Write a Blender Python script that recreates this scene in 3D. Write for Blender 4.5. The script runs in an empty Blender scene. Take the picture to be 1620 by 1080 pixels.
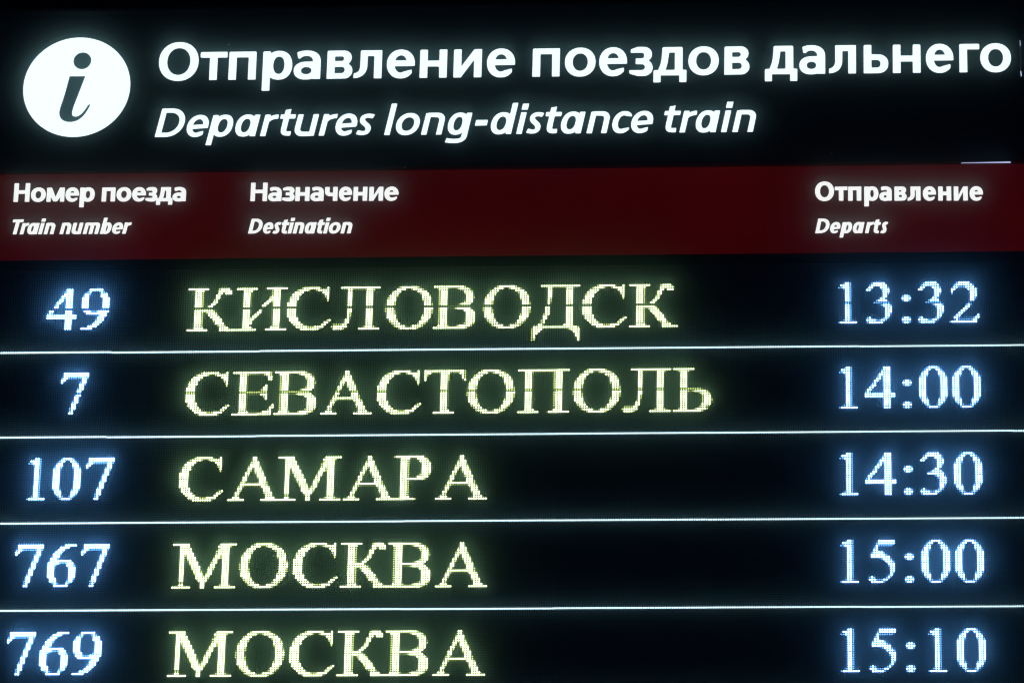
import bpy, math, random
import numpy as np
from mathutils import Matrix, Vector
from mathutils.geometry import tessellate_polygon
random.seed(7)

# ------------------------------------------------------------------ camera, world, exposure
P = 0.006                       # LED pitch in metres; the board is laid out in pitches (u to the right, v downward)
BOARD_TOP = 6.2                 # height of v = 0 above the ground
sc = bpy.context.scene
col = sc.collection

def W(u, v, w=0.0):
    """board coordinates -> world: u right, v down, w out of the board towards the viewer, all in LED pitches"""
    return Vector((u * P, -w * P, BOARD_TOP - v * P))

cam_data = bpy.data.cameras.new("camera")
cam = bpy.data.objects.new("camera", cam_data)
col.objects.link(cam)
sc.camera = cam
cam_data.sensor_fit = 'HORIZONTAL'
cam_data.sensor_width = 36.0
cam_data.lens = 176.6147
cam_data.clip_start = 0.1
cam_data.clip_end = 200.0
cam.matrix_world = Matrix(((0.997602, 0.008149, 0.068735, 1.913750), (0.066202, -0.402234, -0.913140, -11.743809), (0.020207, 0.915500, -0.401809, 0.816472), (0.000000, 0.000000, 0.000000, 1.000000)))

world = bpy.data.worlds.new("World")
sc.world = world
world.use_nodes = True
bgn = world.node_tree.nodes["Background"]
bgn.inputs[0].default_value = (0.12, 0.28, 1.0, 1)
bgn.inputs[1].default_value = 0.012          # night: the board is seen by its own light

sc.view_settings.view_transform = 'Standard'
sc.view_settings.look = 'None'
sc.view_settings.exposure = 0.0
sc.view_settings.gamma = 1.0
sc.cycles.use_denoising = True
sc.cycles.max_bounces = 4
sc.cycles.diffuse_bounces = 1
sc.cycles.glossy_bounces = 2
sc.cycles.volume_bounces = 0
sc.cycles.sample_clamp_indirect = 2.0
sc.cycles.use_light_tree = True
sc.cycles.filter_width = 1.2

# ------------------------------------------------------------------ sans-serif lettering cut as outlines
# Glyphs are drawn on a grid whose x-height is 10. Each is a signed field (negative = inside).
XH = 10.0
def rect(X, Y, x0, y0, x1, y1):
    return np.maximum(np.maximum(x0 - X, X - x1), np.maximum(y0 - Y, Y - y1))
def U(*a):
    r = a[0]
    for b in a[1:]: r = np.minimum(r, b)
    return r
def I(*a):
    r = a[0]
    for b in a[1:]: r = np.maximum(r, b)
    return r
def ell(X, Y, cx, cy, rx, ry, n=2.1):
    q = (np.abs((X - cx) / rx) ** n + np.abs((Y - cy) / ry) ** n) ** (1.0 / n)
    return (q - 1) * min(rx, ry)
def ring(X, Y, cx, cy, rx, ry, tx, ty, n=2.1):
    return I(ell(X, Y, cx, cy, rx, ry, n), -ell(X, Y, cx, cy, rx - tx, ry - ty, n))
def rr(X, Y, x0, y0, x1, y1, r, left=False):
    """rectangle whose right-hand corners (left-hand if left) are rounded"""
    if left: X, x0, x1 = -X, -x1, -x0
    cx, cy, hy = x1 - r, (y0 + y1) / 2, (y1 - y0) / 2
    qx = np.maximum(X - cx, 0); qy = np.maximum(np.abs(Y - cy) - (hy - r), 0)
    d = np.sqrt(qx ** 2 + qy ** 2) - r
    d = np.where((X < cx), np.abs(Y - cy) - hy, d)
    return np.maximum(d, x0 - X)
def poly(X, Y, pts):
    d = np.full(X.shape, 1e9); ins = np.zeros(X.shape, bool)
    n = len(pts)
    for i in range(n):
        ax, ay = pts[i]; bx, by = pts[(i + 1) % n]
        ex, ey = bx - ax, by - ay
        t = np.clip(((X - ax) * ex + (Y - ay) * ey) / (ex * ex + ey * ey + 1e-12), 0, 1)
        d = np.minimum(d, np.hypot(X - ax - t * ex, Y - ay - t * ey))
        c = ((ay > Y) != (by > Y))
        with np.errstate(divide='ignore', invalid='ignore'):
            xi = (bx - ax) * (Y - ay) / (by - ay + 1e-12) + ax
        ins ^= c & (X < xi)
    return np.where(ins, -d, d)
def bez(p, n=12):
    p = [np.array(q, float) for q in p]; o = []
    for i in range(n + 1):
        t = i / n
        if len(p) == 3: q = (1 - t) ** 2 * p[0] + 2 * t * (1 - t) * p[1] + t * t * p[2]
        else: q = (1 - t) ** 3 * p[0] + 3 * t * (1 - t) ** 2 * p[1] + 3 * t * t * (1 - t) * p[2] + t ** 3 * p[3]
        o.append(tuple(q))
    return o
def stroke(X, Y, pts, tv, th=None):
    """a stroke along pts: tv thick where it runs upright, th where it runs level, cut square at both ends"""
    th = tv if th is None else th
    L, Rr = [], []
    for i, (x, y) in enumerate(pts):
        a = pts[max(i - 1, 0)]; b = pts[min(i + 1, len(pts) - 1)]
        dx, dy = b[0] - a[0], b[1] - a[1]; l = math.hypot(dx, dy) or 1; dx /= l; dy /= l
        w = (tv * dy * dy + th * dx * dx) / 2
        L.append((x - dy * w, y + dx * w)); Rr.append((x + dy * w, y - dx * w))
    d = np.full(X.shape, 1e9)
    for i in range(len(pts) - 1):
        d = np.minimum(d, poly(X, Y, [L[i], L[i + 1], Rr[i + 1], Rr[i]]))
    return d

def g_o(X, Y, w, s, t): return ring(X, Y, w / 2, 5, w / 2, 5.15, s, t)
def g_O(X, Y, w, s, t): return ring(X, Y, w / 2, 6.7, w / 2, 6.95, s * 1.08, t * 1.05)
def g_te(X, Y, w, s, t): return U(rect(X, Y, 0, 10 - t, w, 10), rect(X, Y, w / 2 - s / 2, 0, w / 2 + s / 2, 10))
def g_pe(X, Y, w, s, t): return U(rect(X, Y, 0, 10 - t, w, 10), rect(X, Y, 0, 0, s, 10), rect(X, Y, w - s, 0, w, 10))
def g_er(X, Y, w, s, t):
    return U(rect(X, Y, 0, -4.0, s, 10), I(ring(X, Y, (w + .9) / 2, 5, (w - .9) / 2, 5.15, s, t, 2.2), s * .6 - X))
def g_a(X, Y, w, s, t):
    tt = t * .93
    cx = w * .46
    top = I(ring(X, Y, cx, 6.2, w - cx, 3.95, s, tt, 2.3), 6.2 - Y, .9 + (9.6 - Y) * .18 - X, (cx - X) * .0 + 7.3 - Y - np.maximum(X - cx, 0) * 5)
    stem = rect(X, Y, w - s, 0, w, 6.3)
    bowl = I(ring(X, Y, w * .47, 3.0, w * .47, 3.2, s * .95, tt, 2.2), X - (w - s * .5))
    arm = rect(X, Y, w * .52, 6.2 - tt, w - s * .5, 6.2)
    return U(top, stem, bowl, arm)
def g_ve(X, Y, w, s, t):
    out = U(rr(X, Y, 0, 4.9, w * .96, 10, 2.5), rr(X, Y, 0, 0, w, 5.6, 2.75))
    return I(out, -rr(X, Y, s, 6.25, w * .96 - s, 10 - t, .72), -rr(X, Y, s, t * .95, w - s, 4.2, .95))
def g_el(X, Y, w, s, t):
    x = w * .24 + s * .46
    leg = bez([(x + .05, 10), (x, 6), (x, 4.2)], 4) + bez([(x, 4.2), (x - .25, 1.25), (w * .24 - 1.3, .95), (.1, 1.0)], 12)[1:]
    return U(rect(X, Y, w - s, 0, w, 10), rect(X, Y, w * .24, 10 - t, w, 10), stroke(X, Y, leg, s * .92, t * .86))
def g_ie(X, Y, w, s, t, bar=None):
    cx = w / 2
    b0, b1 = 4.25, 6.25
    r = ring(X, Y, cx, 5, w / 2, 5.15, s, t)
    gap = I(cx - X, Y - b0, (2.0 + .28 * (X - cx)) - Y)
    r = I(r, -gap)
    r = I(r, -I(rect(X, Y, w - .95, -1, w + 1, b0), X * 0 - 1))
    return U(r, I(rect(X, Y, s * .5, b0, w - .12, b1), ell(X, Y, cx, 5, w / 2, 5.15)))
def g_en(X, Y, w, s, t): return U(rect(X, Y, 0, 0, s, 10), rect(X, Y, w - s, 0, w, 10), rect(X, Y, s * .5, 5 - t * .5 + .05, w - s * .5, 5 + t * .5 + .05))
def g_i(X, Y, w, s, t):
    return U(rect(X, Y, 0, 0, s, 10), rect(X, Y, w - s, 0, w, 10), poly(X, Y, [(0, 0), (s * .95, 0), (w - s, 6.2), (w, 7), (w, 10), (w - s * .95, 10), (s, 3.9), (0, 3)]))
def g_ze(X, Y, w, s, t):
    up = I(rr(X, Y, .4, 4.9, w * .965, 10.15, 2.6), -rr(X, Y, -2, 6.1, w * .965 - s, 10.15 - t, .8))
    lo = I(rr(X, Y, 0, -.15, w, 5.7, 2.9), -rr(X, Y, -2, t - .1, w - s, 4.05, 1.0))
    m = U(up, lo)
    m = I(m, -rect(X, Y, -1, 3.3, w * .27, 6.9))
    m = I(m, -poly(X, Y, [(-1, 11), (-1, 9.6), (.4, 9.35), (w * .34, 10.14), (w * .34, 11)]))
    return I(m, -poly(X, Y, [(-1, -1), (-1, .9), (0, .75), (w * .36, -.14), (w * .36, -1)]))
def g_de(X, Y, w, s, t):
    a = w - 1.25
    leg = bez([(2.75 + s * .45, 10), (2.7 + s * .45, 4.5), (1.3 + s * .5, 1.6)], 10)
    f = s * .92
    return U(rect(X, Y, 0, 0, w, t * .92), rect(X, Y, 0, -2.45, f, t * .92), rect(X, Y, w - f, -2.45, w, t * .92), rect(X, Y, a - s, .5, a, 10),
             rect(X, Y, 2.8, 10 - t * .95, a, 10), stroke(X, Y, leg, s * .88, s * .8))
def g_soft(X, Y, w, s, t):
    return U(rect(X, Y, 0, 0, s, 10), I(rr(X, Y, 0, 0, w, 6.65, 3.1), -rr(X, Y, s, t * .95, w - s, 6.65 - t * .95, 1.1)))
def g_ge(X, Y, w, s, t): return U(rect(X, Y, 0, 0, s, 10), rect(X, Y, 0, 10 - t * .95, w, 10))
def g_em(X, Y, w, s, t):
    s = s * .93; m = w / 2
    return U(rect(X, Y, 0, 0, s, 10), rect(X, Y, w - s, 0, w, 10), poly(X, Y, [(0, 10), (s * 1.15, 10), (m + s * .45, .2), (m - s * .45, .2), (0, 8.2)]),
             poly(X, Y, [(w, 10), (w - s * 1.15, 10), (m - s * .45, .2), (m + s * .45, .2), (w, 8.2)]))
def g_che(X, Y, w, s, t):
    return U(rect(X, Y, w - s, 0, w, 10), I(rr(X, Y, 0, 3.4, w - s * .5, 14, 3.2, True), -rr(X, Y, s, 3.4 + t * .95, w - s, 14, 1.2, True), Y - 10))
def g_EN(X, Y, w, s, t): return U(rect(X, Y, 0, 0, s, 13.2), rect(X, Y, w - s, 0, w, 13.2), rect(X, Y, s * .5, 5.7, w - s * .5, 5.7 + t))
# Latin
def l_D(X, Y, w, s, t):
    cx = w * .38
    out = U(rect(X, Y, 0, 0, cx, 13.3), I(ell(X, Y, cx, 6.65, w - cx, 6.65), cx - X))
    inn = U(rect(X, Y, s, t, cx, 13.3 - t), I(ell(X, Y, cx, 6.65, w - cx - s, 6.65 - t), cx - .05 - X))
    return I(out, -inn)
def l_T(X, Y, w, s, t): return U(rect(X, Y, 0, 13.3 - t, w, 13.3), rect(X, Y, w / 2 - s / 2, 0, w / 2 + s / 2, 13))
def l_e(X, Y, w, s, t):
    cx = w / 2
    r = ring(X, Y, cx, 5, w / 2, 5.15, s, t)
    b0, b1 = 3.75, 5.6
    k = .06
    gap = I(cx - .6 - X, (Y - k * (X - cx)) - b0, (1.95 + .24 * (X - cx)) - Y)
    r = I(r, -gap, )
    r = I(r, -rect(X, Y, w - 1.5, -1, w + 1, b0))
    bar = I(np.maximum(b0 - (Y - k * (X - cx)), (Y - k * (X - cx)) - b1), ell(X, Y, cx, 5, w / 2, 5.15), s * .5 - X)
    return U(r, bar)
def l_p(X, Y, w, s, t): return g_er(X, Y, w, s, t)
def l_b(X, Y, w, s, t):
    return U(rect(X, Y, 0, 0, s, 14.4), I(ring(X, Y, (w + .9) / 2, 5, (w - .9) / 2, 5.15, s, t, 2.2), s * .6 - X))
def l_a(X, Y, w, s, t):
    return U(rect(X, Y, w - s, 0, w, 10), I(ring(X, Y, (w - .9) / 2, 5, (w - .9) / 2, 5.15, s, t, 2.2), X - (w - s * .6)))
def l_d(X, Y, w, s, t): return U(l_a(X, Y, w, s, t), rect(X, Y, w - s, 0, w, 14.4))
def l_g(X, Y, w, s, t):
    x = w - s / 2
    tail = bez([(x, 5), (x, 0), (x, -1)], 4) + bez([(x, -1), (x - .2, -3.2), (w * .5, -3.4), (.6, -2.6)], 12)[1:]
    return U(rect(X, Y, w - s, 1, w, 10), I(ring(X, Y, (w - .9) / 2, 5, (w - .9) / 2, 5.15, s, t, 2.2), X - (w - s * .6)), stroke(X, Y, tail, s, t))
def l_r(X, Y, w, s, t):
    arm = bez([(s * .5, 6.3), (s * .9, 8.9), (w - .1, 9.05)], 10)
    return U(rect(X, Y, 0, 0, s, 10), stroke(X, Y, arm, s * .8, t))
def l_n(X, Y, w, s, t):
    r = I(rr(X, Y, s * .5, -9, w, 10.15, min(3.6, w * .45)), -rr(X, Y, s, -9, w - s, 10.15 - t, 1.6), -Y)
    return U(rect(X, Y, 0, 0, s, 10), r)
def l_m(X, Y, w, s, t):
    h = (w + s) / 2
    def arch(x0, x1): return I(rr(X, Y, x0 + s * .5, -9, x1, 10.15, 3.0), -rr(X, Y, x0 + s, -9, x1 - s, 10.15 - t, 1.1), -Y)
    return U(rect(X, Y, 0, 0, s, 10), arch(0, h), arch(h - s, w))
def l_u(X, Y, w, s, t):
    return l_n(w - X, 10 - Y, w, s, t)
def l_l(X, Y, w, s, t): return rect(X, Y, 0, 0, w, 14.6)
def l_i(X, Y, w, s, t): return U(rect(X, Y, 0, 0, w, 10), rect(X, Y, -.15, 11.2, w + .15, 14.0))
def l_hy(X, Y, w, s, t): return rect(X, Y, 0, 4.0, w, 6.6)
def l_c(X, Y, w, s, t):
    r = ring(X, Y, w * .56, 5, w * .56, 5.15, s, t)
    return I(r, X - w, -poly(X, Y, [(w * .56, 2.0), (w + 2, 2.9), (w + 2, 7.3), (w * .56, 8.0)]))
def l_s(X, Y, w, s, t):
    p = bez([(w - .1, 8.6), (w * .55, 9.5), (s * .45, 9.1), (s * .5, 7.2)], 10) + bez([(s * .5, 7.2), (s * .6, 5.4), (w - s * .6, 5.0), (w - s * .5, 2.9)], 12)[1:] + bez([(w - s * .5, 2.9), (w - s * .5, .7), (w * .45, .7), (.1, 1.5)], 10)[1:]
    return stroke(X, Y, p, s * .98, t * .96)
def l_t(X, Y, w, s, t):
    x = w * .42
    foot = bez([(x, 12.2), (x, 6), (x, 3.4)], 5) + bez([(x, 3.4), (x, .9), (x + 1.4, 1.0), (w - .3, 1.15)], 10)[1:]
    return U(stroke(X, Y, foot, s, t), rect(X, Y, 0, 10 - t * .98, w, 10), poly(X, Y, [(x - s / 2, 9), (x - s / 2, 11.9), (x + s / 2, 12.6), (x + s / 2, 9)]))

GL = {'О': g_O, 'о': g_o, 'т': g_te, 'п': g_pe, 'р': g_er, 'а': g_a, 'в': g_ve, 'л': g_el, 'е': g_ie, 'н': g_en, 'и': g_i, 'з': g_ze, 'д': g_de,
      'ь': g_soft, 'г': g_ge, 'м': g_em, 'ч': g_che, 'Н': g_EN,
      'D': l_D, 'T': l_T, 'e': l_e, 'p': l_p, 'b': l_b, 'a': l_a, 'd': l_d, 'g': l_g, 'r': l_r, 'n': l_n, 'm': l_m, 'u': l_u, 'l': l_l, 'i': l_i, '-': l_hy,
      'c': l_c, 's': l_s, 't': l_t, 'o': g_o}

def contours(F, x0, y0, h):
    """marching squares: closed loops round the negative region of F[j, i]"""
    nj, ni = F.shape
    def ip(a, b): return a / (a - b)
    segs = {}
    neg = F < 0
    m = neg[:-1, :-1].astype(int) + neg[:-1, 1:] * 2 + neg[1:, 1:] * 4 + neg[1:, :-1] * 8
    def pt(j, i, e):
        if e == 0: return ('h', j, i)
        if e == 1: return ('v', j, i + 1)
        if e == 2: return ('h', j + 1, i)
        return ('v', j, i)
    T = {1: [(3, 0)], 2: [(0, 1)], 3: [(3, 1)], 4: [(1, 2)], 5: [(3, 0), (1, 2)], 6: [(0, 2)], 7: [(3, 2)], 8: [(2, 3)], 9: [(2, 0)], 10: [(0, 1), (2, 3)],
         11: [(2, 1)], 12: [(1, 3)], 13: [(1, 0)], 14: [(0, 3)]}
    js, is_ = np.where((m > 0) & (m < 15))
    for j, i in zip(js, is_):
        for a, b in T[int(m[j, i])]: segs[pt(j, i, a)] = pt(j, i, b)
    def co(k):
        t, j, i = k
        if t == 'h': a, b = F[j, i], F[j, i + 1]; return (x0 + (i + ip(a, b)) * h, y0 + j * h)
        a, b = F[j, i], F[j + 1, i]; return (x0 + i * h, y0 + (j + ip(a, b)) * h)
    loops = []
    while segs:
        k, n = next(iter(segs.items())); L = []
        while k in segs: L.append(co(k)); k = segs.pop(k)
        if len(L) > 5: loops.append(L)
    return loops
def simplify(L, tol):
    n = len(L); a = 0
    b = max(range(n), key=lambda i: (L[i][0] - L[0][0]) ** 2 + (L[i][1] - L[0][1]) ** 2)
    def dp(q):
        if len(q) < 3: return q
        p0, p1 = np.array(q[0]), np.array(q[-1]); d = p1 - p0; l = np.hypot(*d) + 1e-9
        A = np.array(q[1:-1]) - p0; dist = np.abs(A[:, 0] * d[1] - A[:, 1] * d[0]) / l
        k = int(dist.argmax())
        if dist[k] < tol: return [q[0], q[-1]]
        return dp(q[:k + 2])[:-1] + dp(q[k + 1:])
    return dp(L[a:b + 1])[:-1] + dp(L[b:] + [L[0]])[:-1]
def soften(L, r):
    o = []; n = len(L)
    for i in range(n):
        p = np.array(L[i]); a = np.array(L[i - 1]) - p; b = np.array(L[(i + 1) % n]) - p
        la, lb = np.hypot(*a), np.hypot(*b)
        if np.dot(a, b) / (la * lb + 1e-9) > -.75:
            ra, rb = min(r, la * .4), min(r, lb * .4)
            A, B = p + a / la * ra, p + b / lb * rb
            o += [tuple(A), tuple((A + B) / 4 + p / 2), tuple(B)]
        else: o.append(tuple(p))
    return o
_cache = {}
def glyph_loops(ch, w, s, t, shear, r=.45, h=.22):
    key = (ch, round(w, 1), s, t, shear)
    if key in _cache: return _cache[key]
    xs = np.arange(-2, w + 3, h) + .013; ys = np.arange(-5, 16, h) + .017
    X, Y = np.meshgrid(xs, ys)
    F = GL[ch](X, Y, w, s, t)
    out = []
    for L in contours(F, xs[0], ys[0], h):
        L = soften(simplify(L, .045), r)
        out.append([(x + shear * y, y) for x, y in L])
    _cache[key] = out
    return out

LINES = {
    'title_ru': ((-90.33, -89.68), 13.76, 0, [('О', 13.28, 30.91), ('т', 31.58, 43.57), ('п', 44.29, 56.39), ('р', 59.23, 72.34), ('а', 73.03, 84.83), ('в', 87.66, 98.89), ('л', 99.36, 111.88), ('е', 113.97, 126.31), ('н', 128.47, 140.48), ('и', 143.3, 155.74), ('е', 157.9, 170.35), ('п', 177.94, 189.9), ('о', 192.08, 205.55), ('е', 207.1, 219.32), ('з', 220.23, 230.61), ('д', 230.88, 245.29), ('о', 246.03, 259.37), ('в', 261.74, 272.73), ('д', 279.37, 293.53), ('а', 294.36, 305.68), ('л', 307.13, 319.13), ('ь', 322.35, 333.02), ('н', 334.97, 347.02), ('е', 349.33, 361.27), ('г', 363.79, 372.57), ('о', 372.87, 386.16)]),
    'title_en': ((-62.77, -62.11), 10.42, 1, [('D', 13.19, 26.24), ('e', 27.09, 36.74), ('p', 35.67, 47.53), ('a', 48.41, 59.29), ('r', 59.48, 67.29), ('t', 68.0, 74.86), ('u', 74.56, 84.97), ('r', 85.17, 93.17), ('e', 92.39, 101.96), ('s', 101.5, 109.44), ('l', 113.77, 119.17), ('o', 118.85, 129.31), ('n', 129.93, 140.23), ('g', 140.48, 152.17), ('-', 153.35, 158.99), ('d', 160.32, 172.1), ('i', 171.53, 176.76), ('s', 175.72, 183.51), ('t', 184.11, 191.23), ('a', 190.82, 201.53), ('n', 202.04, 212.13), ('c', 213.19, 221.78), ('e', 221.32, 231.05), ('t', 235.77, 243.0), ('r', 242.38, 250.05), ('a', 249.42, 260.04), ('i', 260.57, 265.62), ('n', 265.3, 275.61)]),
    'r1': ((-32.21, -31.66), 6.76, 0, [('Н', -47.21, -40.27), ('о', -39.74, -33.16), ('м', -32.77, -24.94), ('е', -24.58, -18.53), ('р', -18.26, -11.68), ('п', -8.63, -2.65), ('о', -2.18, 4.39), ('е', 4.69, 10.76), ('з', 10.59, 15.82), ('д', 15.32, 22.49), ('а', 22.44, 28.3)]),
    'r2': ((-16.63, -16.39), 5.33, 1, [('T', -46.98, -42.08), ('r', -43.6, -39.6), ('a', -40.31, -35.03), ('i', -35.3, -32.58), ('n', -33.08, -28.05), ('n', -26.14, -21.08), ('u', -20.92, -15.87), ('m', -15.94, -8.55), ('b', -8.48, -3.46), ('e', -3.21, 1.57), ('r', 1.21, 5.16)]),
    'r3': ((-31.38, -30.89), 6.67, 0, [('Н', 56.51, 63.77), ('а', 64.21, 70.05), ('з', 70.33, 75.82), ('н', 76.04, 82.27), ('а', 82.62, 88.44), ('ч', 88.91, 94.44), ('е', 95.02, 100.8), ('н', 101.32, 107.4), ('и', 108.17, 114.33), ('е', 114.8, 120.99)]),
    'r4': ((-15.94, -15.52), 5.28, 1, [('D', 56.13, 62.38), ('e', 62.59, 67.11), ('s', 66.72, 70.58), ('t', 70.62, 74.07), ('i', 73.51, 76.25), ('n', 75.54, 80.56), ('a', 80.76, 85.92), ('t', 86.11, 89.47), ('i', 88.94, 91.67), ('o', 91.19, 96.31), ('n', 96.3, 101.41)]),
    'r5': ((-28.86, -28.14), 6.7, 0, [('О', 300.97, 309.14), ('т', 309.41, 314.92), ('п', 315.14, 320.86), ('р', 322.05, 328.21), ('а', 328.53, 333.92), ('в', 335.01, 340.29), ('л', 340.59, 346.27), ('е', 347.19, 352.9), ('н', 353.74, 359.37), ('и', 360.43, 366.43), ('е', 367.21, 372.94)]),
    'r6': ((-13.5, -13.22), 5.17, 1, [('D', 300.97, 307.15), ('e', 307.3, 311.83), ('p', 311.3, 316.83), ('a', 317.07, 322.08), ('r', 322.25, 326.06), ('t', 325.96, 329.22), ('s', 328.77, 332.27)]),
}
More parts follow.
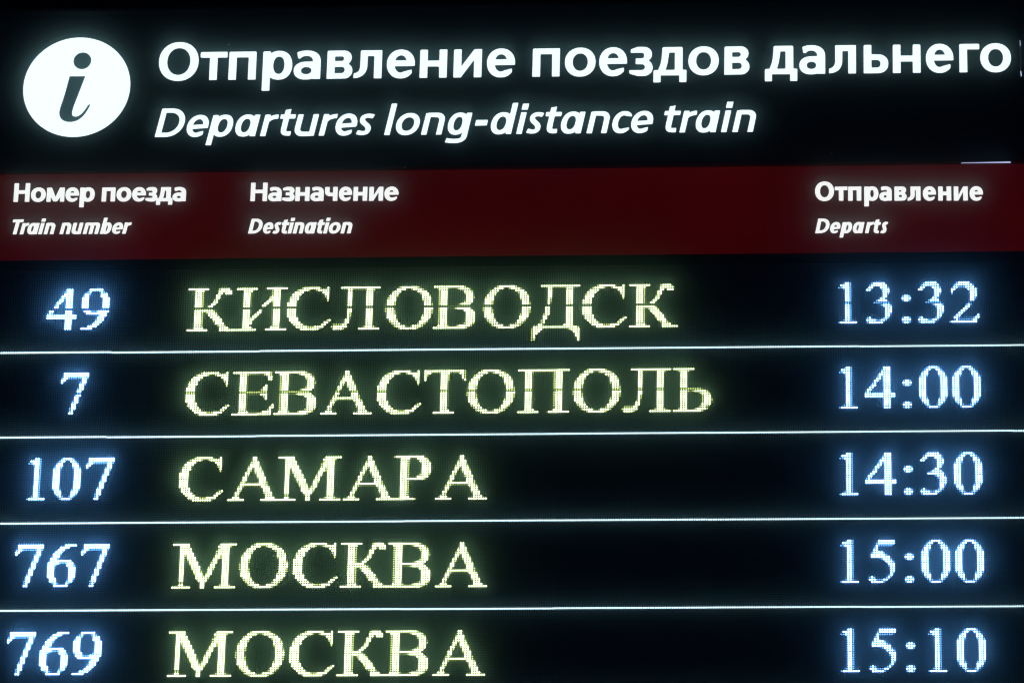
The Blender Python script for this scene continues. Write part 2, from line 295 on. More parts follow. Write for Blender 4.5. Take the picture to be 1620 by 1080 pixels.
# ------------------------------------------------------------------ dot-matrix characters, one string per LED row from the top:
# "a-b" lit columns, "+" after a run = half lit (anti-aliased edge), "~" = barely lit
def R_(n, s): return [s] * n
FONT = {
'0': ["3+ 4-7 8+", "2+ 3-4 7-8 9+", "1+ 2-3 8-9 10+", "1-3 8-10", "0+ 1-2 3+ 8+ 9-10 11+"] + R_(9, "0-2 9-11") + ["0+ 1-2 3+ 8+ 9-10 11+", "1-3 8-10", "1+ 2-3 8-9 10+", "2+ 3 4+ 7+ 8 9+", "3+ 4-7 8+"],
'1': ["3-4 5+", "1-4 5+", "0+ 1+ 2-4 5+", "2~ 3-4 5+"] + R_(13, "3-4 5+") + ["2+ 3-4 5+", "0+ 1-7"],
'2': ["3+ 4-8 9~", "2+ 3-9 10+", "2-3 4-6+ 7-10", "1-2 8-11", "1 9-11", "1+ 9-11", "9-11", "9-10 11+", "8~ 9-10", "8+ 9+", "7+ 8 9+", "7-8", "6-7", "5-6", "4-5", "3-4 12", "2-3 4+ 5-9~ 10+ 11-12", "2+ 3 4-9+ 10-11", "0+ 1-11"],
'3': ["2+ 3-7", "1+ 2-8", "1-2 6-8 9+", "0-1 7-9", "7-9", "7-8 9+", "7-8", "6-7", "4+ 5-8", "3-9", "6+ 7-9 10+", "7+ 8-10", "8-10", "8-10", "8-9 10+", "8-9", "0+ 1 2~ 7+ 8 9+", "0-3 4-5+ 6-7 8+", "0+ 1-6 7~"],
'4': ["8-10", "7+ 8-10", "7-10", "6-10", "5+ 6 7+ 8-10", "5-6 8-10", "4-5 8-10", "3+ 4 8-10", "3-4 8-10", "2-3 8-10", "1-2 8-10", "0+ 1 2+ 8-10", "0-12", "0-12", "8-10", "8-10", "8-10", "8-10", "8-10"],
'5': ["4-10", "3+ 4-10", "3 4-9+", "2+ 3", "2-3", "1+ 2-5 6+", "1-6 7+", "1-8", "5+ 6-8 9+", "7-9 10+", "8-10", "8+ 9-10", "9-10", "9-10", "9 10+", "8+ 9", "0+ 1 2+ 7+ 8 9~", "0-2 3-5+ 6-7", "1-5 6+"],
'6': ["7-11", "5-8", "4-6 7~", "3-5 6~", "2-4 5+", "2-4", "1-3 4+", "1-9", "0-4 5-7+ 8-10", "0-2 3+ 8-10 11+", "0-2 3~ 9-11"] + R_(4, "0-2 9-11") + ["1-3 9-10 11+", "1-3 8+ 9-10", "2+ 3 4+ 8 9+", "3-8"],
'7': ["1-11", "1-11", "0+ 1-2 3-8+ 9-10 11+", "0-1 9-10", "0 8+ 9-10", "8-9 10+", "8-9", "7+ 8-9", "7-8", "7-8", "6+ 7-8", "6-7", "6-7", "5+ 6-7", "5-6", "5-6", "4+ 5-6", "4+ 5", "4-5"],
':': [""] * 6 + ["0+ 1-2 3+", "0-3", "0+ 1-2 3+"] + [""] * 7 + ["0+ 1-2 3+", "0-3", "0+ 1-2 3+"],
'М': ["0-6 20-26", "3-6 19-23 24+", "3-7 19+ 20-23", "3-7 18+ 19-23", "3-8 18+ 19-23", "3-4 5+ 6-8 18-19 20+ 21-23", "3-4 6-9 17+ 18-19 20+ 21-23", "3-4 6+ 7-9 17-18 21-23", "3-4 7-10 16+ 17-18 21-23", "3-4 7+ 8-10 16-17 21-23",
      "3-4 8-11 15+ 16-17 21-23", "3-4 8+ 9-11 15-16 17+ 21-23", "3-4 9-11 12+ 15-16 21-23", "3-4 9+ 10-12 14+ 15-16 21-23", "3-4 10-12 13+ 14-15 21-23", "3-4 10-14 15+ 21-23", "3-4 11-14 21-23", "3-4+ 11~ 12-13 14~ 21-23", "3-4 12-13 20+ 21-23 24+", "0-7 12-13 18-26"],
'О': ["6+ 7-13 14+", "5-8 9~ 11+ 12-15 16+", "3+ 4-6 14-17", "3-5 15+ 16-18", "2-4 5+ 16-18 19+", "1+ 2-4 16-19", "1-4 16+ 17-19", "1-3 4+ 17-19 20~", "0~ 1-3 4+ 17-19 20+", "0+ 1-3 17-20", "0+ 1-3 4~ 17-20", "0+ 1-3 4+ 17-19 20+", "1-3 4+ 17-19 20+", "1-4 16+ 17-19", "1-4 16-19", "2-4 5+ 16-18 19~", "2+ 3-5 15-17 18+", "3+ 4-6 14+ 15-16 17+", "4+ 5-8 9~ 11~ 12-15 16+", "6+ 7-13 14+"],
'С': ["6+ 7-13 14~ 17", "4+ 5-8 9+ 12+ 13-17", "3-6 15-17", "2-5 16-17", "1+ 2-4 16+ 17", "1-4 17", "0~ 1-3 17+", "0-3", "0-3", "0-3", "0-3", "0-3", "0-3", "0-3 4~", "1-4", "1-4 17+ 18", "2-5 16-17", "3-6 7~ 15-16", "4-8 9-11+ 12-15", "5~ 6-13 14~"],
'К': ["0-8 13+ 14-17", "3-6 13-18", "3-5 6+ 13-14 16-18", "3-5 6+ 12-13", "3-5 6+ 12-13", "3-5 6+ 11+ 12", "3-5 6+ 11-12", "3-5 6+ 10-11", "3-5 6+ 8~ 9-10", "3-9 10~", "3-10 11+", "3-5 6+ 8+ 9-11 12+", "3-5 6+ 9-12", "3-5 6+ 10-13", "3-5 6+ 11-14", "3-5 6+ 11+ 12-14 15~", "3-5 6+ 12-15", "3-5 6+ 13+ 14-15 16+", "3-6 14-17", "0-8 14-20"],
'В': ["0-12 13+", "2-5 6~ 10+ 11-14 15+", "2+ 3-5 12~ 13-15 16+", "2+ 3-5 13+ 14-16", "2+ 3-5 14-16 17~", "2+ 3-5 14-16 17+", "2+ 3-5 13~ 14-16", "2+ 3-5 13+ 14-16", "2+ 3-5 11+ 12-15", "2+ 3-14", "2+ 3-5 6-8~ 9+ 10-15", "2+ 3-5 13-16 17~", "2+ 3-5 14-17", "2+ 3-5 14-17", "2+ 3-5 14-17 18~", "2+ 3-5 14-17", "2+ 3-5 14-17", "2+ 3-5 13+ 14-16 17+", "2-5 6+ 10+ 11-15 16+", "0-13 14+"],
'А': ["10-11", "10-11", "9+ 10-12", "9-12", "8+ 9-12 13+", "8-9 10~ 11-13", "8 9+ 11-13 14+", "7-8 11+ 12-14", "7 8+ 12-14 15~", "6-7 12+ 13-15", "6-7 13-15", "5+ 6 7~ 13-15 16+", "5-15 16+", "4+ 5 6+ 7-13~ 14-16 17+", "4-5 14~ 15-17", "3~ 4 5+ 15-17 18~", "3-4 15+ 16-18", "3 4+ 16-18", "2-4 16-19", "0-6 14-21"],
'Р': ["0+ 1-12", "3-6 7-9~ 10-13 14+", "3-5 6+ 11-14 15~", "3-5 6+ 12-15", "3-5 6+ 12-15", "3-5 6+ 12-15 16~", "3-5 6+ 12-15", "3-5 6+ 12-15", "3-5 6+ 11+ 12-14 15+", "3-5 6+ 10-14", "3-12 13+"] + R_(7, "3-5 6+") + ["3-6", "0-8 9+"],
'П': ["0-21", "3-5 6+ 7-14~ 15+ 16-18"] + R_(15, "3-5 6~ 15+ 16-18") + ["3-5 15~ 16-18", "3-6 15-18", "0-8 12~ 13-21"],
'Л': ["4-20", "7-8 9-14~ 15-17 18+"] + R_(9, "7-8 15-17") + ["7-8 15-17", "7 8+ 15-17", "7 8+ 15-17", "6~ 7 8~ 15-17", "6-7 15-17", "6-7 15-17", "1-4+ 5-6 15-17", "0+ 1-6 14+ 15-17 18+", "1-4 5+ 12-20"],
'Ь': ["0-8", "2+ 3-5 6+"] + R_(7, "3-5") + ["3-11 12+", "3-5 6+ 7~ 8+ 9-13 14+", "3-5 11+ 12-14 15+", "3-5 12+ 13-15", "3-5 12+ 13-15 16~", "3-5 12+ 13-15 16+", "3-5 12+ 13-15 16~", "3-5 12-15", "3-5 11+ 12-13 14+ 15~", "2+ 3-5 9+ 10-13 14+", "0-11 12+"],
'Т': ["0-16 17+", "0-2 3-6~ 7-10 11-14~ 15-16 17+", "0 1+ 7-9 10+ 16 17+", "0 7-9 10+ 16 17+", "0 7-9 10+ 16~ 17"] + R_(12, "7-9 10~") + ["7-9", "7-10", "4-12"],
'Е': ["0-15 16+", "3-5 6+ 7-12~ 13+ 14-15 16+", "3-5 6~ 15-16", "3-5 6~ 15-16", "3-5 6~ 16~", "3-5 6~", "3-5 6~ 14", "3-5 6~ 13-14", "3-5 6~ 12+ 13-14", "3-14", "3-5 6~ 7-11~ 12-14", "3-5 6~ 13+ 14", "3-5 6~ 14", "3-5 6~", "3-5 6~", "3-5 6~ 17", "3-5 6~ 16-17", "3-5 6~ 15+ 16", "3-6 7-12~ 13-16", "0-16"],
'И': ["0-8 12~ 13-21", "3-6 15+ 16-18", "3-5 6~ 15+ 16-18", "3-5 6~ 15+ 16-18", "3-5 6~ 14+ 15-18", "3-5 6~ 14-18", "3-5 6~ 13-14 15+ 16-18", "3-5 6~ 12-13 15~ 16-18", "3-5 6~ 11-12 15~ 16-18", "3-5 11+ 15~ 16-18", "3-5 6~ 10 11~ 15~ 16-18", "3-5 6~ 9-10 15~ 16-18", "3-5 8-9 15~ 16-18", "3-5 7-8 15~ 16-18", "3-7 15~ 16-18", "3-6 7~ 15~ 16-18", "3-6 15~ 16-18", "3-5 16-18", "3-6 15-18", "0-8 12~ 13-21"],
'Д': ["4-20", "6~ 7-8 9-14~ 15-17 18~", "7-8 15-17", "7-8 15-17", "7-8 15-17", "7-8 15-17", "7 8+ 15-17", "7 8+ 15-17", "7 8~ 15-17", "7 15-17", "6-7 15-17", "6-7 15-17", "6-7 15-17", "5+ 6-7 15-17", "5-6 15-17", "5-6 15-17", "4+ 5 15-17", "4+ 5 15-17", "3-4 14-17", "0~ 1-19 20+", "0+ 1-4 5~ 16+ 17-20", "0+ 1-3 18-20", "0+ 1-2 18~ 19-20", "0+ 1 19-20", "0+ 1 19~ 20", "0+ 1+ 20"],
}
def rot180(rows, w):
    o = []
    for r in reversed(rows):
        q = []
        for k in r.split():
            f = k[-1] if k[-1] in '+~' else ''
            a = k.rstrip('+~').split('-'); a0, a1 = int(a[0]), int(a[-1])
            q.append(f"{w - a1}-{w - a0}{f}")
        o.append(' '.join(q))
    return o
FONT['9'] = rot180(FONT['6'], 11)
def dots(ch):
    for r, s in enumerate(FONT[ch]):
        for k in s.split():
            lv = {'+': 1, '~': 2}.get(k[-1], 0)
            a = k.rstrip('+~').split('-')
            for c in range(int(a[0]), int(a[-1]) + 1): yield c, r, lv

ROWS = [   # (train number, destination, time): each character with its first column
    ([('4', -29), ('9', -14)], [('К', 32), ('И', 53), ('С', 75), ('Л', 94), ('О', 117), ('В', 138), ('О', 159), ('Д', 180), ('С', 202), ('К', 222)], [('1', 311), ('3', 323), (':', 338), ('3', 345), ('2', 358)]),
    ([('7', -21)], [('С', 33), ('Е', 53), ('В', 71), ('А', 91), ('С', 115), ('Т', 135), ('О', 153), ('П', 175), ('О', 198), ('Л', 219), ('Ь', 241)], [('1', 311), ('4', 322), (':', 338), ('0', 345), ('0', 359)]),
    ([('1', -33), ('0', -22), ('7', -8)], [('С', 32), ('А', 53), ('М', 74), ('А', 102), ('Р', 123), ('А', 141)], [('1', 311), ('4', 322), (':', 338), ('3', 345), ('0', 359)]),
    ([('7', -36), ('6', -22), ('7', -8)], [('М', 31), ('О', 59), ('С', 82), ('К', 102), ('В', 122), ('А', 142)], [('1', 311), ('5', 323), (':', 338), ('0', 345), ('0', 359)]),
    ([('7', -37), ('6', -23), ('9', -9)], [('М', 31), ('О', 59), ('С', 82), ('К', 102), ('В', 122), ('А', 142)], [('1', 311), ('5', 323), (':', 338), ('1', 347), ('0', 359)]),
]
# LED rows set dimmer beside the sub-module seams: {display row: {LED row: strength}}
DIM_ROWS = {0: {1: .78, 9: .15, 17: .76}, 1: {9: .72, 17: .78}, 2: {17: .8}, 3: {17: .85}, 4: {17: .85}}


# ------------------------------------------------------------------ materials
def new_mat(name):
    m = bpy.data.materials.new(name); m.use_nodes = True
    nt = m.node_tree; nt.nodes.clear()
    return m, nt, nt.nodes.new('ShaderNodeOutputMaterial')
def emit_mat(name, colour, strength):
    m, nt, out = new_mat(name)
    e = nt.nodes.new('ShaderNodeEmission'); e.inputs[0].default_value = (*colour, 1); e.inputs[1].default_value = strength
    nt.links.new(e.outputs[0], out.inputs[0])
    return m
def panel_mat(name, colour, rough, spots=0.0, emission=None, estr=0.0):
    """dull plastic or film with dust, faint smears and uneven gloss"""
    m, nt, out = new_mat(name)
    N, L = nt.nodes, nt.links
    b = N.new('ShaderNodeBsdfPrincipled')
    tc = N.new('ShaderNodeTexCoord')
    n1 = N.new('ShaderNodeTexNoise'); n1.inputs['Scale'].default_value = 9; n1.inputs['Detail'].default_value = 6
    n2 = N.new('ShaderNodeTexNoise'); n2.inputs['Scale'].default_value = 110; n2.inputs['Detail'].default_value = 3
    L.new(tc.outputs['Object'], n1.inputs[0]); L.new(tc.outputs['Object'], n2.inputs[0])
    mr = N.new('ShaderNodeMapRange'); mr.inputs['To Min'].default_value = rough - .1; mr.inputs['To Max'].default_value = rough + .15
    L.new(n1.outputs[0], mr.inputs[0]); L.new(mr.outputs[0], b.inputs['Roughness'])
    ramp = N.new('ShaderNodeMapRange'); ramp.inputs['From Min'].default_value = .35; ramp.inputs['From Max'].default_value = .75
    ramp.inputs['To Min'].default_value = .75; ramp.inputs['To Max'].default_value = 1.35
    mx = N.new('ShaderNodeMath'); mx.operation = 'MULTIPLY'
    L.new(n1.outputs[0], ramp.inputs[0])
    L.new(ramp.outputs[0], mx.inputs[0]); mx.inputs[1].default_value = 1
    vm = N.new('ShaderNodeVectorMath'); vm.operation = 'SCALE'; vm.inputs[0].default_value = colour
    L.new(mx.outputs[0], vm.inputs['Scale'])
    base = vm.outputs[0]
    if spots:
        v = N.new('ShaderNodeTexVoronoi'); v.inputs['Scale'].default_value = 7
        L.new(tc.outputs['Object'], v.inputs[0])
        lt = N.new('ShaderNodeMath'); lt.operation = 'LESS_THAN'; lt.inputs[1].default_value = .028
        L.new(v.outputs['Distance'], lt.inputs[0])
        mm = N.new('ShaderNodeMix'); mm.data_type = 'RGBA'
        L.new(lt.outputs[0], mm.inputs[0]); L.new(base, mm.inputs[6]); mm.inputs[7].default_value = (spots, spots, spots * .95, 1)
        base = mm.outputs[2]
    L.new(base, b.inputs['Base Color'])
    bp = N.new('ShaderNodeBump'); bp.inputs['Strength'].default_value = .12; bp.inputs['Distance'].default_value = .0006
    L.new(n2.outputs[0], bp.inputs['Height']); L.new(bp.outputs[0], b.inputs['Normal'])
    if emission:
        ve = N.new('ShaderNodeVectorMath'); ve.operation = 'SCALE'; ve.inputs[0].default_value = emission
        mr2 = N.new('ShaderNodeMapRange'); mr2.inputs['To Min'].default_value = .62 * estr; mr2.inputs['To Max'].default_value = 1.38 * estr
        n3 = N.new('ShaderNodeTexNoise'); n3.inputs['Scale'].default_value = 2.6; n3.inputs['Detail'].default_value = 5
        L.new(tc.outputs['Object'], n3.inputs[0]); L.new(n3.outputs[0], mr2.inputs[0]); L.new(mr2.outputs[0], ve.inputs['Scale'])
        L.new(ve.outputs[0], b.inputs['Emission Color']); b.inputs['Emission Strength'].default_value = 1
    L.new(b.outputs[0], out.inputs[0])
    return m
M = {}
M['acrylic'] = panel_mat('black_acrylic', (.02, .022, .026), .42, .5)
M['film'] = panel_mat('backlit_red_film', (.07, .01, .01), .5, 0, (1.0, .006, .001), .037)
M['mask'] = panel_mat('black_led_mask', (.016, .018, .02), .6)
M['frame'] = panel_mat('black_painted_metal', (.012, .013, .015), .5, .1)
M['grey'] = panel_mat('glow_tinted_vinyl', (.10, .13, .14), .6)  # slate tone of the dark i: surrounding glow put into its colour
M['steel'] = panel_mat('screw_steel', (.6, .6, .6), .3)
M['lens'] = panel_mat('unlit_led_lens', (.42, .43, .45), .35)
M['white'] = emit_mat('backlit_white', (.86, .97, 1.0), 1.5)
M['white_small'] = emit_mat('backlit_white_small', (.98, 1.0, .98), 1.28)
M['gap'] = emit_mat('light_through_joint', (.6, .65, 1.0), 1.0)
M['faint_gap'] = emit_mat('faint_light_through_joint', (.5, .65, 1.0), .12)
def led_mats(key, colour, k, part, kp):
    for i, f in enumerate((1.0, kp, kp * .35)):
        c = colour if i == 0 else part
        M[f'{key}{i}'] = emit_mat(f'lit_led_{key}_{i}', c, k * f)
led_mats('blue', (.22, .45, 1.0), 13.5, (.15, .46, 1.0), .16)
led_mats('green', (.84, 1.0, .50), 4.4, (.82, 1.0, .27), .30)
led_mats('line', (.58, .86, 1.0), 2.5, (.42, .80, 1.0), .3)

# ------------------------------------------------------------------ helpers
def link(name, mesh, parent=None, loc=None):
    o = bpy.data.objects.new(name, mesh); col.objects.link(o)
    if parent: o.parent = parent
    if loc is not None: o.location = loc
    return o
def mesh(name, V, F, mats, idx=None):
    me = bpy.data.meshes.new(name); me.from_pydata([tuple(v) for v in V], [], F)
    for m in (mats if isinstance(mats, (list, tuple)) else [mats]): me.materials.append(m)
    if idx is not None: me.polygons.foreach_set('material_index', idx)
    me.update(); return me
def thing(name, label, cat, u, v, group=None):
    o = bpy.data.objects.new(name, None); col.objects.link(o); o.location = W(u, v); o.empty_display_size = .05
    o['label'] = label; o['category'] = cat
    if group: o['group'] = group
    return o
def L_(o, u, v, w=0.0): return W(u, v, w) - o       # point relative to an origin vector
def box_geo(u0, v0, u1, v1, w0, w1, bev=.0):
    """box from back w0 to front w1, its front edge chamfered by bev"""
    V = [(u0, v0, w0), (u1, v0, w0), (u1, v1, w0), (u0, v1, w0)]
    if bev:
        V += [(u0, v0, w1 - bev), (u1, v0, w1 - bev), (u1, v1, w1 - bev), (u0, v1, w1 - bev),
              (u0 + bev, v0 + bev, w1), (u1 - bev, v0 + bev, w1), (u1 - bev, v1 - bev, w1), (u0 + bev, v1 - bev, w1)]
        F = [(0, 1, 2, 3), (11, 10, 9, 8)]
        for a in (0, 4):
            for i in range(4): j = (i + 1) % 4; F.append((a + i, a + 4 + i, a + 4 + j, a + j))
    else:
        V += [(u0, v0, w1), (u1, v0, w1), (u1, v1, w1), (u0, v1, w1)]
        F = [(0, 1, 2, 3), (7, 6, 5, 4)] + [(i, 4 + i, 4 + (i + 1) % 4, (i + 1) % 4) for i in range(4)]
    return V, F
def box(name, u0, v0, u1, v1, w0, w1, m, parent=None, origin=None, bev=.0):
    V, F = box_geo(u0, v0, u1, v1, w0, w1, bev)
    o0 = origin if origin is not None else Vector((0, 0, 0))
    return link(name, mesh(name, [L_(o0, *p) for p in V], F, m), parent)
def plate(name, loops, w0, w1, m, parent, origin, centre):
    """flat cut-out shape (board coordinates, holes allowed) from w0 out to w1"""
    c0 = W(*centre, w0)
    pts = [p for L in loops for p in L]; n = len(pts)
    area = [abs(sum(L[i - 1][0] * L[i][1] - L[i][0] * L[i - 1][1] for i in range(len(L)))) for L in loops]
    start = [sum(len(q) for q in loops[:i]) for i in range(len(loops))]
    home = {}
    for i in sorted(range(len(loops)), key=lambda i: -area[i]):      # a loop inside a bigger one is a hole of it, else an island
        own = next((j for j in home if home[j][0] == j and poly(np.array([[loops[i][0][0]]]), np.array([[loops[i][0][1]]]), loops[j])[0, 0] < 0), i)
        home.setdefault(own, [own]); home[own] += [i] if own != i else []
    tri = []
    for g in home.values():
        ids = [start[k] + q for k in g for q in range(len(loops[k]))]
        tri += [tuple(ids[a] for a in t) for t in tessellate_polygon([[Vector((u, v, 0)) for u, v in loops[k]] for k in g])]
    V = [W(u, v, w1) - c0 for u, v in pts] + [W(u, v, w0) - c0 for u, v in pts]
    F = []
    for t in tri:
        a, b, c = (pts[i] for i in t)
        cr = (b[0] - a[0]) * (c[1] - a[1]) - (b[1] - a[1]) * (c[0] - a[0])
        F.append(tuple(t) if cr < 0 else tuple(reversed(t)))
    k = 0
    for L in loops:
        for i in range(len(L)): j = (i + 1) % len(L); F.append((k + i, k + j, n + k + j, n + k + i))
        k += len(L)
    return link(name, mesh(name, V, F, m), parent, c0 - origin)

def set_line(key, parent, origin, stem, hor, shear, m, w0, w1):
    (va, vb), xh, it, items = LINES[key]
    sca = xh / XH
    ua, ub = items[0][1], items[-1][2]
    for ch, u0, u1 in items:
        f = ((u0 + u1) / 2 - ua) / max(ub - ua, 1e-6); v = va + (vb - va) * f
        target = (u1 - u0) / sca
        w = target - (shear * 10 if it else 0)
        for _ in range(3):
            w = max(w, stem * .8)
            lp = glyph_loops(ch, round(w, 1) if ch not in 'li' else max(stem, 0) + 0.0, stem, hor, shear if it else 0.0)
            xs = [p[0] for L in lp for p in L]; got = max(xs) - min(xs)
            if abs(got - target) < .12 or ch in 'li': break
            w += target - got
        off = (u0 + u1) / 2 - (max(xs) + min(xs)) / 2 * sca
        loops = [[(off + x * sca, v - y * sca) for x, y in L] for L in lp]
        plate('letter', loops, w0, w1, m, parent, origin, ((u0 + u1) / 2, v))

U0, U1 = -64.5, 447.5

# ------------------------------------------------------------------ header sign: black acrylic light box with white lettering
hs = thing('header_sign', 'black backlit sign with white round i disc and large departures title', 'sign', 160, -85)
ho = hs.location.copy()
box('panel', U0, -122.9, 390.1, -46.9, -26, 0, M['acrylic'], hs, ho, .18)
box('panel', 390.5, -122.9, U1, -46.9, -26, 0, M['acrylic'], hs, ho, .18)
def circle(cu, cv, ru, rv, n=72, tilt=0.0):
    o = []
    for i in range(n):
        a = 2 * math.pi * i / n
        x, y = ru * math.cos(a), rv * math.sin(a)
        o.append((cu + x + y * tilt, cv + y))
    return o
CU, CV = -22.5, -87.6
dot = circle(-20.7, -100.45, 3.95, 4.15, 32)
def B2(pts, n=8): return bez(pts, n)[:-1]
stem_i = ([(-25.95, -92.95), (-18.95, -92.9)] + B2([(-19.6, -90.6), (-21.2, -85.2), (-22.9, -79.5)], 4) + B2([(-22.9, -79.5), (-24.6, -74.0), (-23.9, -73.2), (-22.1, -73.2)])
          + B2([(-22.1, -73.2), (-20.2, -73.3), (-18.9, -75.2), (-17.0, -78.7)]) + B2([(-17.0, -78.7), (-16.7, -79.3), (-15.95, -79.2), (-16.1, -78.4)], 4)
          + B2([(-16.1, -78.4), (-17.4, -75.6), (-19.2, -70.6), (-24.4, -70.5)], 10) + B2([(-24.4, -70.5), (-28.8, -70.5), (-30.2, -73.6), (-29.2, -77.8)], 10)
          + B2([(-29.2, -77.8), (-28.2, -81.6), (-26.9, -87.4)], 4))
disc = plate('info_disc', [circle(CU, CV, 23.7, 24.35, 96), dot, stem_i], .02, .22, M['white'], hs, ho, (CU, CV))
def shrunk(L, k):
    cu = sum(p[0] for p in L) / len(L); cv = sum(p[1] for p in L) / len(L)
    return [(cu + (u - cu) * k, cv + (v - cv) * k) for u, v in L]
ins = plate('letter_inlay', [circle(CU, CV, 22.5, 23.2, 48)], .004, .012, M['grey'], disc, W(CU, CV, .02), (CU, CV))
set_line('title_ru', hs, ho, 2.5, 2.05, 0.0, M['white'], .02, .2)
set_line('title_en', hs, ho, 2.35, 2.0, .195, M['white'], .02, .2)
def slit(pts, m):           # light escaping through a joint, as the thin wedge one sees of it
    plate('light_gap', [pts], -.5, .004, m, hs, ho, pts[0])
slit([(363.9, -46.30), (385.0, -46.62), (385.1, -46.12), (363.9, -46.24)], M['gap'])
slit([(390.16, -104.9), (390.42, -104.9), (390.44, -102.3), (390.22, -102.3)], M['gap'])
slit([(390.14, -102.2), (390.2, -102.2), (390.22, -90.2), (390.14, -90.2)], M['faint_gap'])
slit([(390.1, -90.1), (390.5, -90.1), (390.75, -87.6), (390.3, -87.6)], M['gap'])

# ------------------------------------------------------------------ red strip with the column headings
rs = thing('heading_strip', 'dark red backlit strip with white column headings under the title sign', 'sign', 160, -25)
ro = rs.location.copy()
box('panel', U0, -45.5, U1, -4.5, -26, 0, M['film'], rs, ro, .12)
for k in ('r1', 'r3', 'r5'): set_line(k, rs, ro, 3.0, 2.5, 0.0, M['white_small'], .02, .17)
for k in ('r2', 'r4', 'r6'): set_line(k, rs, ro, 3.05, 2.5, .195, M['white_small'], .02, .17)

# ------------------------------------------------------------------ LED screen
S = 39.317; T0 = 10.08
def rowv(n, r):                                   # v of LED row r (0 = top of the characters) in display row n, with the hairline joints every eight rows
    return n * S + T0 + r + .08 * sum(1 for k in (-7, 1, 9, 17, 25) if r > k)
JIT = {(n, k): ((.0, .0) if k == 1 else (random.uniform(-.05, .05), random.uniform(-.09, .09))) for n in range(5) for k in range(-1, 7)}
JIT.update({(0, -1): (0, -.06), (0, 0): (0, .16), (1, -1): (0, -.05), (1, 0): (0, .12), (0, 5): (0, .1)})
def at(n, c, r):
    k = math.floor(c / 64); du, dv = JIT[(n, k)]
    return c + du, rowv(n, r) + dv
scr = thing('led_screen', 'black LED screen with five rows of train numbers, destinations and times', 'display board', 160, 95)
so = scr.location.copy()
# one module tile: moulded black mask of 64 x 39 dots, every unlit lens a tiny raised pyramid
V, F, idx = [], [], []
bV, bF = box_geo(-.46, -9.46 + T0, 63.46, 29.75 + T0, -4, 0, .05)
V += bV; F += bF; idx += [0] * len(bF)
for r in range(-9, 30):
    v = rowv(0, r)
    for c in range(64):
        n0 = len(V); a = .27
        V += [(c - a, v - a, .004), (c + a, v - a, .004), (c + a, v + a, .004), (c - a, v + a, .004), (c, v, .24)]
        F += [(n0 + (i + 1) % 4, n0 + i, n0 + 4) for i in range(4)]; idx += [1] * 4
tile = mesh('led_module', [Vector((u * P, -w * P, -v * P)) for u, v, w in V], F, [M['mask'], M['lens']], idx)
rows = []
def led_mesh(name, pts, mats, org):
    """joined lit LEDs: flat-topped domes; pts = (u, v, radius, material slot)"""
    V, F, idx = [], [], []
    ca = [(math.cos(math.pi / 8 + i * math.pi / 4), math.sin(math.pi / 8 + i * math.pi / 4)) for i in range(8)]
    for u, v, r, s in pts:
        n0 = len(V)
        V += [L_(org, u + x * r, v + y * r, .02) for x, y in ca] + [L_(org, u + x * r * .7, v + y * r * .7, .26) for x, y in ca]
        F.append(tuple(n0 + 15 - i for i in range(8)))
        F += [(n0 + (i + 1) % 8, n0 + i, n0 + 8 + i, n0 + 8 + (i + 1) % 8) for i in range(8)]
        idx += [s] * 9
    return mesh(name, V, F, mats, idx)
RAD = (.455, .37, .28)
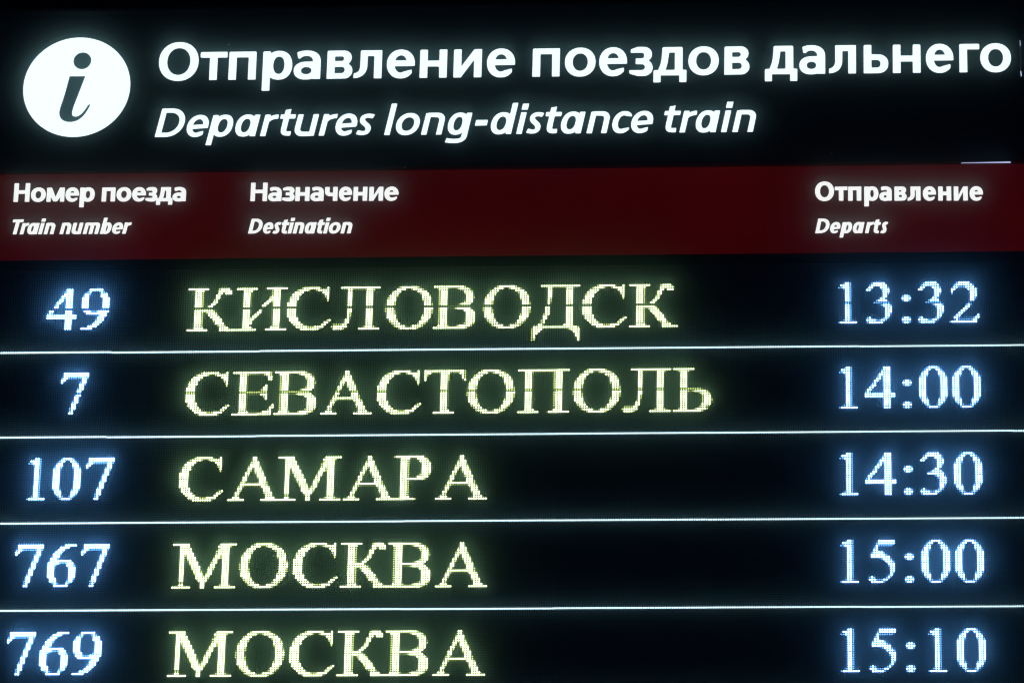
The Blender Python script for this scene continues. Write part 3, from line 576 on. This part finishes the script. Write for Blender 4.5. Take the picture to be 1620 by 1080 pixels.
for n in range(5):
    ov = W(160, n * S + S / 2)
    V, F = box_geo(U0, n * S + .55, U1, n * S + S + .4, -24, -4.02)
    row = link('display_row', mesh('display_row', [L_(ov, *p) for p in V], F, M['frame']), scr, ov - so)
    row['label'] = ('first', 'second', 'third', 'fourth', 'fifth')[n] + ' row of the LED screen from the top'
    for k in range(-1, 7):
        du, dv = JIT[(n, k)]
        link('led_module', tile, row, W(64 * k + du, n * S + dv) - ov)
    for grp, kind in zip(ROWS[n], ('blue', 'green', 'blue')):
        for ch, c0 in grp:
            org = W(c0, n * S + T0)
            pts = []
            for c, r, lv in dots(ch):
                u, v = at(n, c0 + c, r)
                f = DIM_ROWS.get(n, {}).get(r, 1.0)
                if c0 > 300: f += (1 - f) * .55              # dimming weaker in the times column
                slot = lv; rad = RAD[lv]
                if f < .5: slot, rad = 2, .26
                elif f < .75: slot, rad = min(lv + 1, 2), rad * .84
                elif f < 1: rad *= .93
                pts.append((u, v, rad * (1.06 - .00035 * (c0 + c + 64)) * random.uniform(.97, 1.02), slot))  # dots larger leftward: view-angle brightness put into their size
            nm = 'digit' if ch.isdigit() else 'letter'
            if ch == ':':
                for half in (pts[:len(pts) // 2], pts[len(pts) // 2:]):
                    link('colon_dot', led_mesh('colon_dot', half, [M[kind + str(i)] for i in range(3)], org), row, org - ov)
                continue
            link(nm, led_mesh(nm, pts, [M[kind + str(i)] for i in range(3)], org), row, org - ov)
    pts = []
    for c in range(-64, 448):
        u, v = at(n, c, 29)
        pts.append((u, v, .49 * (1.03 - .0003 * (c + 64)) * random.uniform(.97, 1.02), 0))
    org = W(160, rowv(n, 29))
    link('divider_line', led_mesh('divider_line', pts, [M['line0']], org), row, org - ov)

# ------------------------------------------------------------------ housing round the three
hg = thing('sign_housing', 'black metal housing framing the departures board', 'frame', 160, 200)
go = hg.location.copy()
box('top_rail', U0 - 8, -150, U1 + 8, -123.4, -40, 2.2, M['frame'], hg, go, .5)
box('side_rail', U0 - 8, -123.35, U0 - .4, 197.2, -40, 2.2, M['frame'], hg, go, .5)
box('side_rail', U1 + .4, -123.35, U1 + 8, 197.2, -40, 2.2, M['frame'], hg, go, .5)
box('bottom_rail', U0 - 8, 197.25, U1 + 8, 215, -40, 2.2, M['frame'], hg, go, .5)
box('cross_bar', U0 - .35, -4.35, U1 + .35, .4, -24, -.25, M['frame'], hg, go, .1)
box('back_panel', U0 - .3, -123, U1 + .3, 197, -39, -27, M['frame'], hg, go)

# ------------------------------------------------------------------ added scattering slab over the lit faces, standing in for camera glare
hz = box('bloom_slab', U0 - .35, -123.3, U1 + .35, 197.1, .6, .6 + 6.5, None, None, None)
hz.data.materials.clear()
hm, nt, out = new_mat('bloom_slab')
pv = nt.nodes.new('ShaderNodeVolumePrincipled')
pv.inputs['Color'].default_value = (.48, .88, .93, 1); pv.inputs['Density'].default_value = 8.0; pv.inputs['Anisotropy'].default_value = 0.0
nt.links.new(pv.outputs[0], out.inputs['Volume'])
hz.data.materials.append(hm); hz['kind'] = 'stuff'
